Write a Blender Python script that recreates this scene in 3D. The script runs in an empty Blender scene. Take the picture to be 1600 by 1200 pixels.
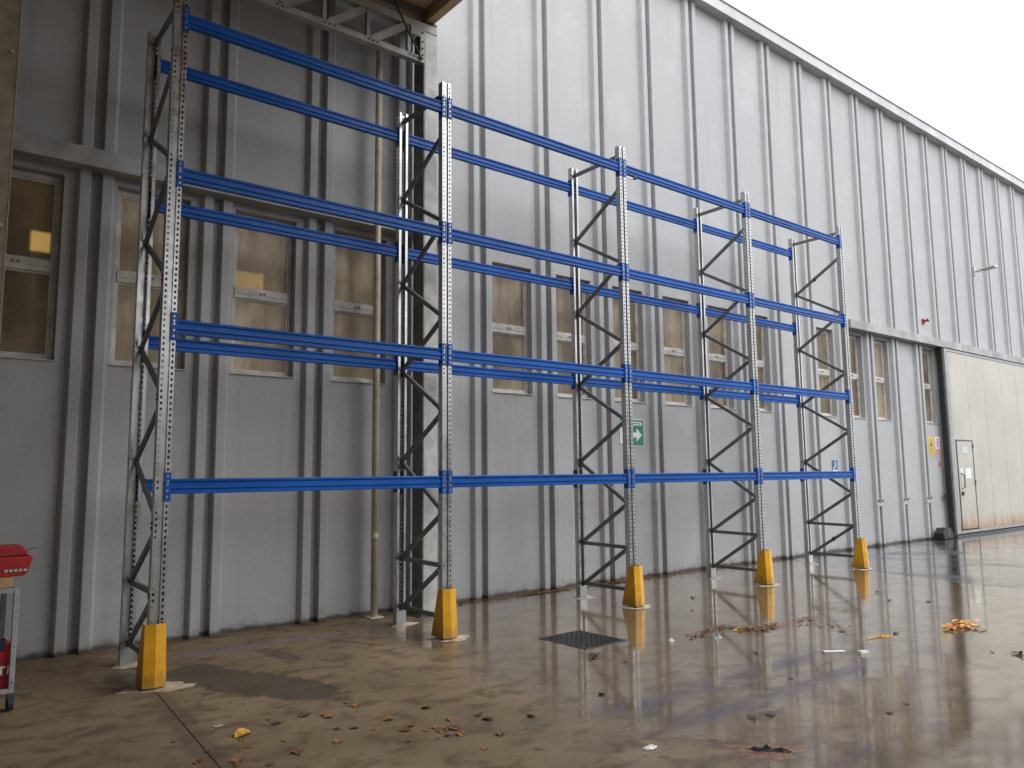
import bpy, bmesh, math, random
from mathutils import Vector, Matrix, noise as mnoise
R = math.radians
rnd = random.Random(7)
sc = bpy.context.scene
COL = sc.collection

# ------------------------------------------------------------------ camera
cd = bpy.data.cameras.new('camera'); cam = bpy.data.objects.new('camera', cd); COL.objects.link(cam)
cam.location = (-1.738, -6.806, 1.664)
cam.rotation_euler = (1.6860, 0.0103, -0.6713)
cd.sensor_width = 36.0; cd.lens = 27.2; cd.clip_start = 0.05; cd.clip_end = 3000
sc.camera = cam
# ------------------------------------------------------------------ world, sun, exposure
SUN_EL, SUN_ROT = R(50), R(150)
w = bpy.data.worlds.new('World'); sc.world = w; w.use_nodes = True
nt = w.node_tree; nt.nodes.clear()
out = nt.nodes.new('ShaderNodeOutputWorld'); bg = nt.nodes.new('ShaderNodeBackground')
sky = nt.nodes.new('ShaderNodeTexSky'); sky.sky_type = 'NISHITA'; sky.sun_disc = False
sky.sun_elevation = SUN_EL; sky.sun_rotation = SUN_ROT; sky.dust_density = 4.0; sky.air_density = 1.0
hs = nt.nodes.new('ShaderNodeHueSaturation'); hs.inputs['Saturation'].default_value = 0.25
mx = nt.nodes.new('ShaderNodeMix'); mx.data_type = 'RGBA'; mx.inputs[0].default_value = 0.85
mx.inputs[7].default_value = (20.5, 20.7, 21.4, 1)          # even cloud cover
nt.links.new(sky.outputs[0], hs.inputs['Color']); nt.links.new(hs.outputs[0], mx.inputs[6])
nt.links.new(mx.outputs[2], bg.inputs['Color']); bg.inputs['Strength'].default_value = 0.10
nt.links.new(bg.outputs[0], out.inputs['Surface'])
sd = bpy.data.lights.new('sun', 'SUN'); sun = bpy.data.objects.new('sun', sd); COL.objects.link(sun)
sd.energy = 1.1; sd.angle = R(50); sd.color = (1.0, 0.97, 0.93)
tosun = Vector((math.sin(SUN_ROT) * math.cos(SUN_EL), math.cos(SUN_ROT) * math.cos(SUN_EL), math.sin(SUN_EL)))
sun.rotation_euler = tosun.to_track_quat('Z', 'Y').to_euler(); sun.location = (8, -10, 20)
sc.view_settings.view_transform = 'Standard'; sc.view_settings.look = 'None'
sc.view_settings.gamma = 1.0; sc.view_settings.use_curve_mapping = False
sc.view_settings.exposure = 0.20

# ------------------------------------------------------------------ helpers
class MB:
    def __init__(s): s.v = []; s.f = []; s.m = []
    def face(s, pts, mi=0):
        n = len(s.v); s.v += [tuple(p) for p in pts]; s.f.append(tuple(range(n, n + len(pts)))); s.m.append(mi)
    def box(s, x0, x1, y0, y1, z0, z1, mi=0):
        n = len(s.v)
        s.v += [(x, y, z) for z in (z0, z1) for y in (y0, y1) for x in (x0, x1)]
        for q in ((0, 2, 3, 1), (4, 5, 7, 6), (0, 1, 5, 4), (2, 6, 7, 3), (0, 4, 6, 2), (1, 3, 7, 5)):
            s.f.append(tuple(n + i for i in q)); s.m.append(mi)
    def prism(s, poly, o, u, v, wv, mi=0, cap=True):
        """closed 2-D outline poly in axes u, v, swept along vector wv from o"""
        o, u, v, wv = map(Vector, (o, u, v, wv)); n = len(s.v); k = len(poly)
        a = [o + u * p[0] + v * p[1] for p in poly]
        s.v += [tuple(p) for p in a] + [tuple(p + wv) for p in a]
        for i in range(k):
            j = (i + 1) % k; s.f.append((n + i, n + j, n + k + j, n + k + i)); s.m.append(mi)
        if cap:
            s.f.append(tuple(n + i for i in reversed(range(k)))); s.m.append(mi)
            s.f.append(tuple(n + k + i for i in range(k))); s.m.append(mi)
    def bar(s, p, q, a, b, side=(1, 0, 0), mi=0):
        """box bar from p to q, a wide along 'side', b across"""
        p, q, sd_ = Vector(p), Vector(q), Vector(side); d = (q - p).normalized()
        t = d.cross(sd_).normalized(); sd_ = t.cross(d).normalized()
        s.prism([(-a / 2, -b / 2), (a / 2, -b / 2), (a / 2, b / 2), (-a / 2, b / 2)], p, sd_, t, q - p, mi)
    def chan(s, p, q, a, b, th=0.004, side=(1, 0, 0), mi=0):
        """C channel bar"""
        p, q, sd_ = Vector(p), Vector(q), Vector(side); d = (q - p).normalized()
        t = d.cross(sd_).normalized(); sd_ = t.cross(d).normalized()
        s.prism([(-a / 2, -b / 2), (a / 2, -b / 2), (a / 2, -b / 2 + th), (-a / 2 + th, -b / 2 + th),
                 (-a / 2 + th, b / 2 - th), (a / 2, b / 2 - th), (a / 2, b / 2), (-a / 2, b / 2)], p, sd_, t, q - p, mi)
    def tube(s, pts, r, n=12, mi=0, cap=True):
        pts = [Vector(p) for p in pts]; rings = []
        for i, p in enumerate(pts):
            d = (pts[min(i + 1, len(pts) - 1)] - pts[max(i - 1, 0)]).normalized()
            a = d.orthogonal().normalized() if i == 0 else (a - d * a.dot(d)).normalized()
            b = d.cross(a); ri = r[i] if isinstance(r, (list, tuple)) else r
            k = len(s.v)
            s.v += [tuple(p + (a * math.cos(2 * math.pi * j / n) + b * math.sin(2 * math.pi * j / n)) * ri) for j in range(n)]
            rings.append(k)
        for g, h in zip(rings, rings[1:]):
            for j in range(n):
                s.f.append((g + j, g + (j + 1) % n, h + (j + 1) % n, h + j)); s.m.append(mi)
        if cap:
            s.f.append(tuple(rings[0] + j for j in reversed(range(n)))); s.m.append(mi)
            s.f.append(tuple(rings[-1] + j for j in range(n))); s.m.append(mi)
    def mesh(s, name, mats, smooth=False):
        me = bpy.data.meshes.new(name); me.from_pydata(s.v, [], s.f)
        for m in (mats if isinstance(mats, (list, tuple)) else [mats]): me.materials.append(m)
        me.polygons.foreach_set('material_index', s.m)
        if smooth: me.polygons.foreach_set('use_smooth', [True] * len(s.f))
        me.update(); return me
    def build(s, name, mats, parent=None, loc=(0, 0, 0), rot=None, smooth=False, bevel=0):
        return link(name, s.mesh(name, mats, smooth), parent, loc, rot, bevel)

def link(name, me, parent=None, loc=(0, 0, 0), rot=None, bevel=0):
    o = bpy.data.objects.new(name, me); COL.objects.link(o); o.location = loc
    if rot: o.rotation_euler = rot
    if parent: o.parent = parent
    if bevel:
        b = o.modifiers.new('bevel', 'BEVEL'); b.width = bevel; b.segments = 2; b.limit_method = 'ANGLE'; b.angle_limit = R(40)
    return o
def tag(o, label, cat, group=None):
    o['label'] = label; o['category'] = cat
    if group: o['group'] = group
    return o
def thing(name, label, cat, loc=(0, 0, 0), rz=0, group=None):
    o = bpy.data.objects.new(name, None); COL.objects.link(o); o.location = loc; o.rotation_euler = (0, 0, rz)
    o.empty_display_size = 0.1
    return tag(o, label, cat, group)

# ------------------------------------------------------------------ materials
class NT:
    def __init__(s, name):
        s.mat = bpy.data.materials.new(name); s.mat.use_nodes = True; s.t = s.mat.node_tree; s.t.nodes.clear()
        s.out = s.n('ShaderNodeOutputMaterial'); s.b = s.n('ShaderNodeBsdfPrincipled'); s.l(s.b.outputs[0], s.out.inputs[0])
    def n(s, t, **k):
        x = s.t.nodes.new(t)
        for a, b in k.items(): setattr(x, a, b)
        return x
    def l(s, a, b): s.t.links.new(a, b)
    def put(s, sock, v):
        if hasattr(v, 'node'): s.l(v, sock)
        elif isinstance(v, tuple) and len(v) == 3 and sock.type == 'RGBA': sock.default_value = (*v, 1)
        else: sock.default_value = v
    def pos(s):
        return s.n('ShaderNodeTexCoord').outputs['Object']
    def world(s):
        return s.n('ShaderNodeNewGeometry').outputs['Position']
    def map(s, vec, scale=(1, 1, 1), loc=(0, 0, 0), rot=(0, 0, 0)):
        m = s.n('ShaderNodeMapping'); s.l(vec, m.inputs[0]); m.inputs['Scale'].default_value = scale
        m.inputs['Location'].default_value = loc; m.inputs['Rotation'].default_value = rot; return m.outputs[0]
    def noise(s, vec, scale=5, detail=4, rough=0.55, dist=0.0):
        x = s.n('ShaderNodeTexNoise'); s.l(vec, x.inputs['Vector']); x.inputs['Scale'].default_value = scale
        x.inputs['Detail'].default_value = detail; x.inputs['Roughness'].default_value = rough; x.inputs['Distortion'].default_value = dist
        return x.outputs['Fac']
    def ramp(s, v, a, b, c=0.0, d=1.0, smooth=True):
        m = s.n('ShaderNodeMapRange'); m.interpolation_type = 'SMOOTHSTEP' if smooth else 'LINEAR'
        s.put(m.inputs[0], v); m.inputs[1].default_value = a; m.inputs[2].default_value = b; m.inputs[3].default_value = c; m.inputs[4].default_value = d
        return m.outputs[0]
    def math(s, op, a, b=0.0, c=0.0, clamp=False):
        m = s.n('ShaderNodeMath', operation=op, use_clamp=clamp)
        for i, v in enumerate((a, b, c)): s.put(m.inputs[i], v)
        return m.outputs[0]
    def mix(s, f, a, b, mode='MIX'):
        m = s.n('ShaderNodeMix', data_type='RGBA', blend_type=mode)
        s.put(m.inputs[0], f); s.put(m.inputs[6], a); s.put(m.inputs[7], b); return m.outputs[2]
    def xyz(s, vec):
        x = s.n('ShaderNodeSeparateXYZ'); s.l(vec, x.inputs[0]); return x.outputs
    def bump(s, h, strength=0.3, dist=0.01):
        b = s.n('ShaderNodeBump'); b.inputs['Strength'].default_value = strength; b.inputs['Distance'].default_value = dist
        s.l(h, b.inputs['Height']); s.l(b.outputs[0], s.b.inputs['Normal']); return b
    def set(s, **k):
        for a, v in k.items(): s.put(s.b.inputs[a.replace('_', ' ')], v)
        return s.mat
    def ell(s, X, Y, cx, cy, rx, ry, rot, wob, soft=0.35):
        """soft stain mask, 1 inside"""
        dx = s.math('SUBTRACT', X, cx); dy = s.math('SUBTRACT', Y, cy); c, sn = math.cos(rot), math.sin(rot)
        u = s.math('DIVIDE', s.math('ADD', s.math('MULTIPLY', dx, c), s.math('MULTIPLY', dy, sn)), rx)
        v = s.math('DIVIDE', s.math('SUBTRACT', s.math('MULTIPLY', dy, c), s.math('MULTIPLY', dx, sn)), ry)
        d = s.math('SQRT', s.math('ADD', s.math('MULTIPLY', u, u), s.math('MULTIPLY', v, v)))
        return s.ramp(s.math('ADD', d, wob), 1.0 - soft / 2, 1.0 + soft / 2, 1.0, 0.0)

def simple(name, col, rough=0.5, metal=0.0, var=0.12, scale=8, bump=0.0, spec=None):
    t = NT(name); p = t.pos(); f = t.noise(p, scale, 5, 0.6)
    lo = tuple(c * (1 - var) for c in col); hi = tuple(min(1, c * (1 + var)) for c in col)
    c = t.mix(t.ramp(f, 0.3, 0.7), lo, hi)
    t.set(Base_Color=c, Metallic=metal, Roughness=t.ramp(t.noise(p, scale * 2.7, 3), 0.3, 0.7, max(0.02, rough - 0.08), min(1, rough + 0.1)))
    if spec is not None: t.set(Specular_IOR_Level=spec)
    if bump: t.bump(t.noise(p, scale * 6, 4), bump, 0.004)
    return t.mat

M = {}
def wall_paint():
    t = NT('wall_paint'); p = t.world(); X, Y, Z = t.xyz(p)
    ri = t.n('ShaderNodeObjectInfo').outputs['Random']
    big = t.noise(t.map(p, (0.55, 0.5, 0.42)), 1.0, 5, 0.6, 0.4)
    cloud = t.noise(t.map(p, (0.8, 0.5, 0.8), (3, 0, 7)), 1.6, 6, 0.62)
    strk = t.noise(t.map(p, (9, 9, 0.35)), 1.0, 5, 0.6)
    fine = t.noise(p, 22, 4, 0.6)
    c = t.mix(t.ramp(big, 0.3, 0.7), (0.383, 0.390, 0.400), (0.435, 0.440, 0.446))
    c = t.mix(t.ramp(cloud, 0.50, 0.64, 0, 0.32), c, (0.52, 0.53, 0.54))
    c = t.mix(t.ramp(strk, 0.5, 0.8, 0, 0.35), c, (0.27, 0.27, 0.265))
    c = t.mix(t.ramp(fine, 0.35, 0.75, 0, 0.14), c, (0.24, 0.24, 0.24))
    c = t.mix(t.ramp(ri, 0, 1, 0.0, 0.12, False), c, (0.30, 0.31, 0.32))
    # splash dirt along the foot of the wall, chips and scuffs up to shoulder height
    dz = t.math('ADD', Z, t.math('MULTIPLY', t.noise(t.map(p, (3, 3, 3)), 2.2, 5, 0.7), -0.5))
    c = t.mix(t.ramp(dz, -0.32, -0.10, 0.7, 0.0), c, (0.13, 0.105, 0.085))
    c = t.mix(t.ramp(t.math('ADD', Z, t.math('MULTIPLY', t.noise(p, 7, 4), -0.07)), -0.015, 0.03, 0.85, 0.0), c, (0.05, 0.038, 0.028))
    chip = t.ramp(t.noise(t.map(p, (1, 1, 1)), 17, 3, 0.5), 0.70, 0.74)
    c = t.mix(t.math('MULTIPLY', chip, t.ramp(Z, 0.3, 2.2, 0.55, 0.0)), c, (0.16, 0.15, 0.14))
    t.set(Base_Color=c, Roughness=t.ramp(big, 0.3, 0.7, 0.42, 0.58), Specular_IOR_Level=0.4)
    t.bump(t.math('ADD', t.noise(p, 60, 3), t.math('MULTIPLY', big, 1.5)), 0.12, 0.006)
    return t.mat
M['wall'] = wall_paint()

def galv(name, base, rough):
    t = NT(name); p = t.world()
    v = t.n('ShaderNodeTexVoronoi'); t.l(p, v.inputs['Vector']); v.inputs['Scale'].default_value = 55
    c = t.mix(t.ramp(v.outputs['Distance'], 0.0, 0.7, 0, 0.25), base, tuple(b * 0.72 for b in base))
    c = t.mix(t.ramp(t.noise(p, 3, 3), 0.45, 0.75, 0, 0.25), c, tuple(b * 0.6 for b in base))
    t.set(Base_Color=c, Metallic=0.9, Roughness=t.ramp(t.noise(p, 7, 2), 0.3, 0.7, rough - 0.04, rough + 0.10))
    return t.mat
M['galv'] = galv('galvanised_steel', (0.50, 0.505, 0.50), 0.28)
M['brace'] = galv('galvanised_brace_shaded', (0.20, 0.202, 0.198), 0.42)  # darker copy of the post steel; shadow on the braces is in its colour

def blue_paint():
    t = NT('blue_powder_coat'); p = t.world(); ri = t.n('ShaderNodeObjectInfo').outputs['Random']
    c = t.mix(t.ramp(t.noise(t.map(p, (0.6, 4, 4)), 2.0, 5), 0.3, 0.7), (0.001, 0.066, 0.30), (0.003, 0.10, 0.43))
    c = t.mix(t.ramp(ri, 0, 1, 0, 0.35, False), c, (0.001, 0.055, 0.23))
    c = t.mix(t.ramp(t.noise(t.map(p, (1, 3, 3)), 1.1, 5, 0.6), 0.55, 0.75, 0, 0.35), c, (0.04, 0.13, 0.36))      # chalky fade
    sc_ = t.ramp(t.noise(t.map(p, (2.2, 40, 40)), 3.0, 4, 0.75), 0.64, 0.70)
    c = t.mix(t.math('MULTIPLY', sc_, t.ramp(t.noise(p, 1.7, 3), 0.5, 0.65, 0.0, 0.6)), c, (0.16, 0.24, 0.40))
    c = t.mix(t.ramp(t.noise(p, 11, 5, 0.7), 0.60, 0.76, 0, 0.55), c, (0.002, 0.03, 0.15))
    c = t.mix(t.ramp(t.noise(t.map(p, (1, 1, 1), (4, 4, 4)), 26, 4, 0.7), 0.72, 0.75, 0, 0.7), c, (0.10, 0.055, 0.03))   # chips to primer
    t.set(Base_Color=c, Roughness=t.ramp(t.noise(p, 14, 4), 0.3, 0.7, 0.32, 0.5), Specular_IOR_Level=0.3)
    t.bump(t.noise(t.map(p, (0.5, 6, 6)), 1.5, 3), 0.25, 0.01)
    return t.mat
M['blue'] = blue_paint()
def yellow_paint():
    t = NT('yellow_guard_paint'); p = t.pos(); X, Y, Z = t.xyz(p)
    c = t.mix(t.ramp(t.noise(p, 6, 5), 0.3, 0.7), (0.64, 0.315, 0.008), (0.77, 0.40, 0.012))
    d = t.math('ADD', Z, t.math('MULTIPLY', t.noise(t.world(), 14, 5, 0.7), -0.30))
    c = t.mix(t.ramp(d, -0.12, 0.02, 0.7, 0.0), c, (0.28, 0.15, 0.03))
    c = t.mix(t.ramp(t.noise(t.map(t.world(), (26, 26, 9)), 1.6, 5, 0.75), 0.60, 0.66, 0, 0.6), c, (0.22, 0.12, 0.035))
    t.set(Base_Color=c, Roughness=t.ramp(t.noise(p, 18, 3), 0.3, 0.7, 0.3, 0.45))
    return t.mat
M['yellow'] = yellow_paint()
M['ledge'] = simple('ledge_concrete', (0.36, 0.36, 0.355), 0.6, 0, 0.25, 2.2, 0.2)
M['coping'] = simple('coping_sheet', (0.50, 0.51, 0.515), 0.45, 0, 0.12, 1.5)
M['frame'] = simple('window_frame_paint', (0.50, 0.47, 0.43), 0.5, 0, 0.22, 7)
M['dark'] = simple('dark_rubber', (0.02, 0.02, 0.021), 0.6, 0, 0.3, 9)
M['steel_dark'] = simple('dark_steel', (0.08, 0.08, 0.082), 0.5, 0.4, 0.25, 9)
M['column'] = simple('weathered_column', (0.47, 0.465, 0.44), 0.6, 0, 0.22, 5, 0.2)
M['column_warm'] = simple('fibre_cement', (0.30, 0.255, 0.20), 0.75, 0, 0.25, 6, 0.3)
M['truss'] = simple('truss_paint', (0.36, 0.35, 0.33), 0.5, 0.1, 0.2, 5)
M['soffit'] = simple('soffit_board', (0.50, 0.36, 0.20), 0.6, 0, 0.15, 3)
M['purlin'] = simple('dark_purlin', (0.11, 0.09, 0.06), 0.6, 0, 0.2, 4)
M['pipe'] = simple('beige_pipe', (0.52, 0.46, 0.36), 0.42, 0, 0.12, 4)
M['grout'] = simple('pale_grout', (0.42, 0.36, 0.27), 0.85, 0, 0.3, 14, 0.5)
M['red'] = simple('red_plastic', (0.36, 0.008, 0.010), 0.45, 0, 0.25, 8)
M['red_dk'] = simple('dark_red_plastic', (0.24, 0.008, 0.01), 0.5, 0, 0.25, 8)
M['wood'] = simple('raw_board', (0.42, 0.27, 0.14), 0.7, 0, 0.2, 9, 0.2)
M['cart'] = simple('cart_grey_paint', (0.30, 0.31, 0.31), 0.5, 0.1, 0.18, 8)
M['white'] = simple('white_print', (0.78, 0.78, 0.77), 0.5, 0, 0.06, 9)
M['green'] = simple('sign_green', (0.012, 0.22, 0.12), 0.45, 0, 0.1, 6)
M['sblue'] = simple('sign_blue', (0.02, 0.07, 0.24), 0.4, 0, 0.1, 6)
M['syellow'] = simple('sign_yellow', (0.72, 0.50, 0.02), 0.45, 0, 0.1, 6)
M['sred'] = simple('sign_red', (0.55, 0.10, 0.12), 0.45, 0, 0.1, 6)
M['ink'] = simple('sign_ink', (0.05, 0.045, 0.04), 0.5, 0, 0.1, 6)
M['greyprint'] = simple('faint_print', (0.40, 0.48, 0.45), 0.5, 0, 0.1, 6)
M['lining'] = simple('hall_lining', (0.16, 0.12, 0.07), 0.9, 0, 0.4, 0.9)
M['roofing'] = simple('roofing_felt', (0.14, 0.14, 0.14), 0.9, 0, 0.2, 2)
M['lamp_head'] = simple('lamp_grey', (0.45, 0.46, 0.46), 0.4, 0.3, 0.1, 6)
M['orange'] = simple('orange_film', (0.75, 0.30, 0.05), 0.35, 0, 0.3, 20)
M['leaf_brown'] = simple('leaf_brown', (0.17, 0.075, 0.03), 0.6, 0, 0.45, 30)
M['leaf_rust'] = simple('leaf_rust', (0.27, 0.115, 0.035), 0.6, 0, 0.4, 30)
M['leaf_dark'] = simple('leaf_dark', (0.06, 0.035, 0.02), 0.55, 0, 0.4, 30)
M['leaf_yellow'] = simple('leaf_yellow', (0.60, 0.34, 0.03), 0.5, 0, 0.3, 30)
M['clay'] = simple('wet_clay', (0.20, 0.105, 0.06), 0.35, 0, 0.4, 15, 0.5)

def pane(name, lo, hi, seed, tr):
    t = NT(name); p = t.world()
    a = t.noise(t.map(p, (1.1, 1, 0.8), (seed, 0, seed * 2)), 1.4, 3, 0.5, 0.3)
    b = t.noise(t.map(p, (7, 1, 0.5), (seed, 0, 0)), 1.2, 3, 0.5)
    c = t.mix(t.ramp(t.math('ADD', t.math('MULTIPLY', a, 0.7), t.math('MULTIPLY', b, 0.3)), 0.40, 0.62), lo, hi)
    t.set(Base_Color=c, Roughness=0.30, Specular_IOR_Level=0.45)
    v = t.n('ShaderNodeTexVoronoi'); t.l(t.map(p, (1, 1, 1)), v.inputs['Vector']); v.inputs['Scale'].default_value = 90
    t.bump(v.outputs['Distance'], 0.25, 0.004)
    X, Y, Z = t.xyz(p)       # wired glass: the thin mesh inside the pane blocks the view through
    gx = t.math('GREATER_THAN', t.math('FRACT', t.math('MULTIPLY', X, 55)), 0.25)
    gz = t.math('GREATER_THAN', t.math('FRACT', t.math('MULTIPLY', Z, 55)), 0.25)
    tb = t.n('ShaderNodeBsdfRefraction'); tb.inputs['Color'].default_value = (0.95, 0.80, 0.55, 1); tb.inputs['Roughness'].default_value = 0.2; tb.inputs['IOR'].default_value = 1.45
    ms = t.n('ShaderNodeMixShader'); t.l(t.math('MULTIPLY', t.math('MULTIPLY_ADD', t.math('MULTIPLY', gx, gz), 0.25, 0.75), tr), ms.inputs[0])
    t.l(t.b.outputs[0], ms.inputs[1]); t.l(tb.outputs[0], ms.inputs[2]); t.l(ms.outputs[0], t.out.inputs[0])
    return t.mat
PANES = [pane('ribbed_glass_a', (0.14, 0.10, 0.045), (0.33, 0.25, 0.12), 1.3, 0.30),  # tint per window group; window glow and outside brightness put into the colour
         pane('ribbed_glass_b', (0.33, 0.255, 0.15), (0.68, 0.56, 0.38), 4.1, 0.20),
         pane('ribbed_glass_c', (0.15, 0.115, 0.072), (0.37, 0.30, 0.21), 8.7, 0.18)]

def emis(name, col, k):
    t = NT(name); t.set(Base_Color=(0.8, 0.8, 0.8), Emission_Color=col, Emission_Strength=k); return t.mat
M['bulb'] = emis('hall_lamp_glow', (1.0, 0.86, 0.50), 4.5)

def concrete(name, asphalt=False):
    t = NT(name); p = t.world(); X, Y, Z = t.xyz(p)
    big = t.noise(t.map(p, (0.7, 0.7, 0.7)), 1.0, 5, 0.6, 0.5)
    mid = t.noise(t.map(p, (1.0, 1.6, 1), (4, 2, 0), (0, 0, 0.35)), 3.2, 6, 0.62, 0.6)
    fine = t.noise(p, 38, 5, 0.65)
    spots = t.noise(t.map(p, (1, 1, 1), (9, 1, 0)), 8.5, 5, 0.7)
    wob = t.math('MULTIPLY', t.math('SUBTRACT', t.noise(p, 4.5, 5, 0.65), 0.5), 1.5)
    wob2 = t.math('MULTIPLY', t.math('SUBTRACT', t.noise(t.map(p, (1, 1, 1), (5, 3, 0)), 1.1, 4, 0.6), 0.5), 3.4)
    if asphalt:
        c = t.mix(t.ramp(mid, 0.3, 0.7), (0.050, 0.048, 0.047), (0.085, 0.08, 0.076))
        c = t.mix(t.ramp(fine, 0.4, 0.7, 0, 0.5), c, (0.03, 0.03, 0.03))
        wet = t.ramp(big, 0.30, 0.55, 0.55, 1.0)
    else:
        c = t.mix(t.ramp(big, 0.28, 0.72), (0.175, 0.126, 0.074), (0.262, 0.196, 0.122))
        c = t.mix(t.ramp(mid, 0.46, 0.66, 0, 0.8), c, (0.100, 0.070, 0.042))
        c = t.mix(t.ramp(spots, 0.57, 0.68, 0, 0.75), c, (0.065, 0.045, 0.027))
        c = t.mix(t.ramp(fine, 0.45, 0.75, 0, 0.30), c, (0.10, 0.08, 0.055))
        # rain reaches the yard outside the canopy; under it only damp patches
        edge = t.math('ADD', t.math('ADD', X, t.math('MULTIPLY', t.math('ADD', Y, 0.6), -0.25)), wob2)
        wet = t.ramp(edge, 1.5, 3.4)
        damp = t.ell(X, Y, 0.63, -0.36, 0.98, 0.30, R(-66), wob, 0.12)
        damp = t.math('MAXIMUM', damp, t.ell(X, Y, 0.40, 0.36, 0.20, 0.20, 0, wob, 0.12))
        damp = t.math('MAXIMUM', damp, t.ell(X, Y, -0.10, 0.42, 0.17, 0.24, R(30), wob, 0.15))
        damp = t.math('MAXIMUM', damp, t.math('MULTIPLY', t.ell(X, Y, 1.2, 0.42, 0.10, 0.34, R(10), wob, 0.2), 0.7))
        damp = t.math('MAXIMUM', damp, t.math('MULTIPLY', t.ell(X, Y, 1.95, 0.52, 0.05, 0.4, R(25), wob, 0.2), 0.6))
        damp = t.math('MAXIMUM', damp, t.math('MULTIPLY', t.ell(X, Y, -0.12, -1.4, 0.09, 1.7, R(-4), wob, 0.8), 0.55))
        c = t.mix(t.math('MULTIPLY', damp, 0.72), c, (0.052, 0.042, 0.032))
        # worn remains of a blue floor line and of a purple-blue marking
        ln = t.ramp(t.math('ABSOLUTE', t.math('ADD', t.math('SUBTRACT', Y, 0.98), t.math('MULTIPLY', wob, 0.06))), 0.02, 0.10, 1, 0)
        ln = t.math('MULTIPLY', ln, t.math('MULTIPLY', t.ramp(X, 0.1, 0.7), t.ramp(X, 2.3, 2.9, 1, 0)))
        c = t.mix(t.math('MULTIPLY', ln, t.ramp(mid, 0.3, 0.6, 0.25, 0.6)), c, (0.14, 0.14, 0.24))
        tr = t.noise(t.map(p, (0.5, 9, 1), (0, 0, 0), (0, 0, R(24))), 1.3, 5, 0.65)       # tyre smears
        c = t.mix(t.math('MULTIPLY', t.ramp(tr, 0.56, 0.68, 0, 0.6), t.ramp(big, 0.4, 0.6)), c, (0.07, 0.055, 0.04))
        wet = t.math('MAXIMUM', wet, t.math('MULTIPLY', damp, 0.10))
        c = t.mix(t.math('MULTIPLY', wet, 0.40), c, t.mix(1.0, c, (0.42, 0.39, 0.36), 'MULTIPLY'))
    film = t.math('MULTIPLY', wet, t.ramp(t.math('ADD', t.math('MULTIPLY', mid, 0.5), t.math('MULTIPLY', big, 0.5)), 0.42, 0.60, 1.0, 0.84))
    rough = t.ramp(film, 0.0, 1.0, 0.72, 0.045, False)
    t.set(Base_Color=c, Roughness=rough, IOR=1.36, Specular_IOR_Level=0.5, Specular_Tint=(1.0, 0.97, 0.92))
    t.set(Coat_Weight=t.math('MULTIPLY', wet, t.ramp(mid, 0.42, 0.62, 0.85, 0.66)), Coat_Roughness=t.ramp(spots, 0.35, 0.65, 0.03, 0.12), Coat_IOR=1.33)
    h = t.math('ADD', t.math('MULTIPLY', fine, t.ramp(film, 0, 1, 0.8, 0.03, False)),
               t.math('MULTIPLY', t.noise(p, 5.0, 3, 0.5), t.ramp(film, 0, 1, 0.8, 0.22, False)))
    t.bump(h, 0.35, 0.006)
    bc = t.n('ShaderNodeBump'); bc.inputs['Strength'].default_value = 0.14; bc.inputs['Distance'].default_value = 0.006
    t.l(t.noise(p, 4.0, 2, 0.5), bc.inputs['Height']); t.l(bc.outputs[0], t.b.inputs['Coat Normal'])
    return t.mat
M['concrete'] = concrete('wet_concrete')
M['asphalt'] = concrete('wet_asphalt', True)
M['earth'] = simple('earth_base', (0.10, 0.085, 0.07), 0.9, 0, 0.3, 0.5)

def door_paint():
    t = NT('cream_door_paint'); p = t.world(); X, Y, Z = t.xyz(p)
    strk = t.noise(t.map(p, (5, 5, 0.25)), 1.0, 5, 0.6); big = t.noise(p, 0.8, 4)
    c = t.mix(t.ramp(big, 0.3, 0.7), (0.41, 0.395, 0.335), (0.48, 0.465, 0.405))
    c = t.mix(t.ramp(strk, 0.45, 0.75, 0, 0.4), c, (0.42, 0.40, 0.32))
    d = t.math('ADD', Z, t.math('MULTIPLY', t.noise(t.map(p, (4, 4, 1.2)), 1.3, 5, 0.65), -0.9))
    c = t.mix(t.ramp(d, -0.35, 0.12, 0.85, 0.0), c, (0.36, 0.19, 0.08))
    c = t.mix(t.ramp(d, -0.45, -0.15, 0.6, 0.0), c, (0.16, 0.11, 0.07))
    t.set(Base_Color=c, Roughness=0.45); return t.mat
M['door'] = door_paint()

# ------------------------------------------------------------------ ground
def structure(o): o['kind'] = 'structure'; return o
g = MB(); g.face([(-400, -400, -0.06), (400, -400, -0.06), (400, 400, -0.06), (-400, 400, -0.06)])
structure(g.build('ground', M['earth']))
def slab(name, poly, mat, z=0.0, parent=None, d=0.055):
    m = MB(); m.prism([(x, y) for x, y in poly], (0, 0, z - d), (1, 0, 0), (0, 1, 0), (0, 0, d)); return m.build(name, mat, parent)
jx = lambda y: -0.017 + 0.068 * y                  # saw cut between two slabs
bx = lambda y: 11.05 + 0.22 * y                    # joint between the concrete yard and the asphalt
yard = bpy.data.objects.new('concrete_yard', None); COL.objects.link(yard); yard['kind'] = 'structure'
Yw0, Ys = 2.2, -60.0
slab('concrete_slab', [(-60, Ys), (jx(Ys) - 0.004, Ys), (jx(-0.05) - 0.004, -0.05), (jx(Yw0) - 0.004, Yw0), (-60, Yw0)], M['concrete'], 0, yard)
slab('concrete_slab', [(jx(Ys) + 0.004, Ys), (bx(-2) - 0.01, Ys), (bx(-2) - 0.01, -2), (bx(Yw0) + 0.1, Yw0), (jx(Yw0) + 0.004, Yw0), (jx(-0.05) + 0.004, -0.05)], M['concrete'], 0, yard)
structure(slab('asphalt', [(bx(-2), Ys), (200, Ys), (200, Yw0), (bx(Yw0) + 0.11, Yw0), (bx(-2), -2)], M['asphalt'], -0.004, None, 0.045))

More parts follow.
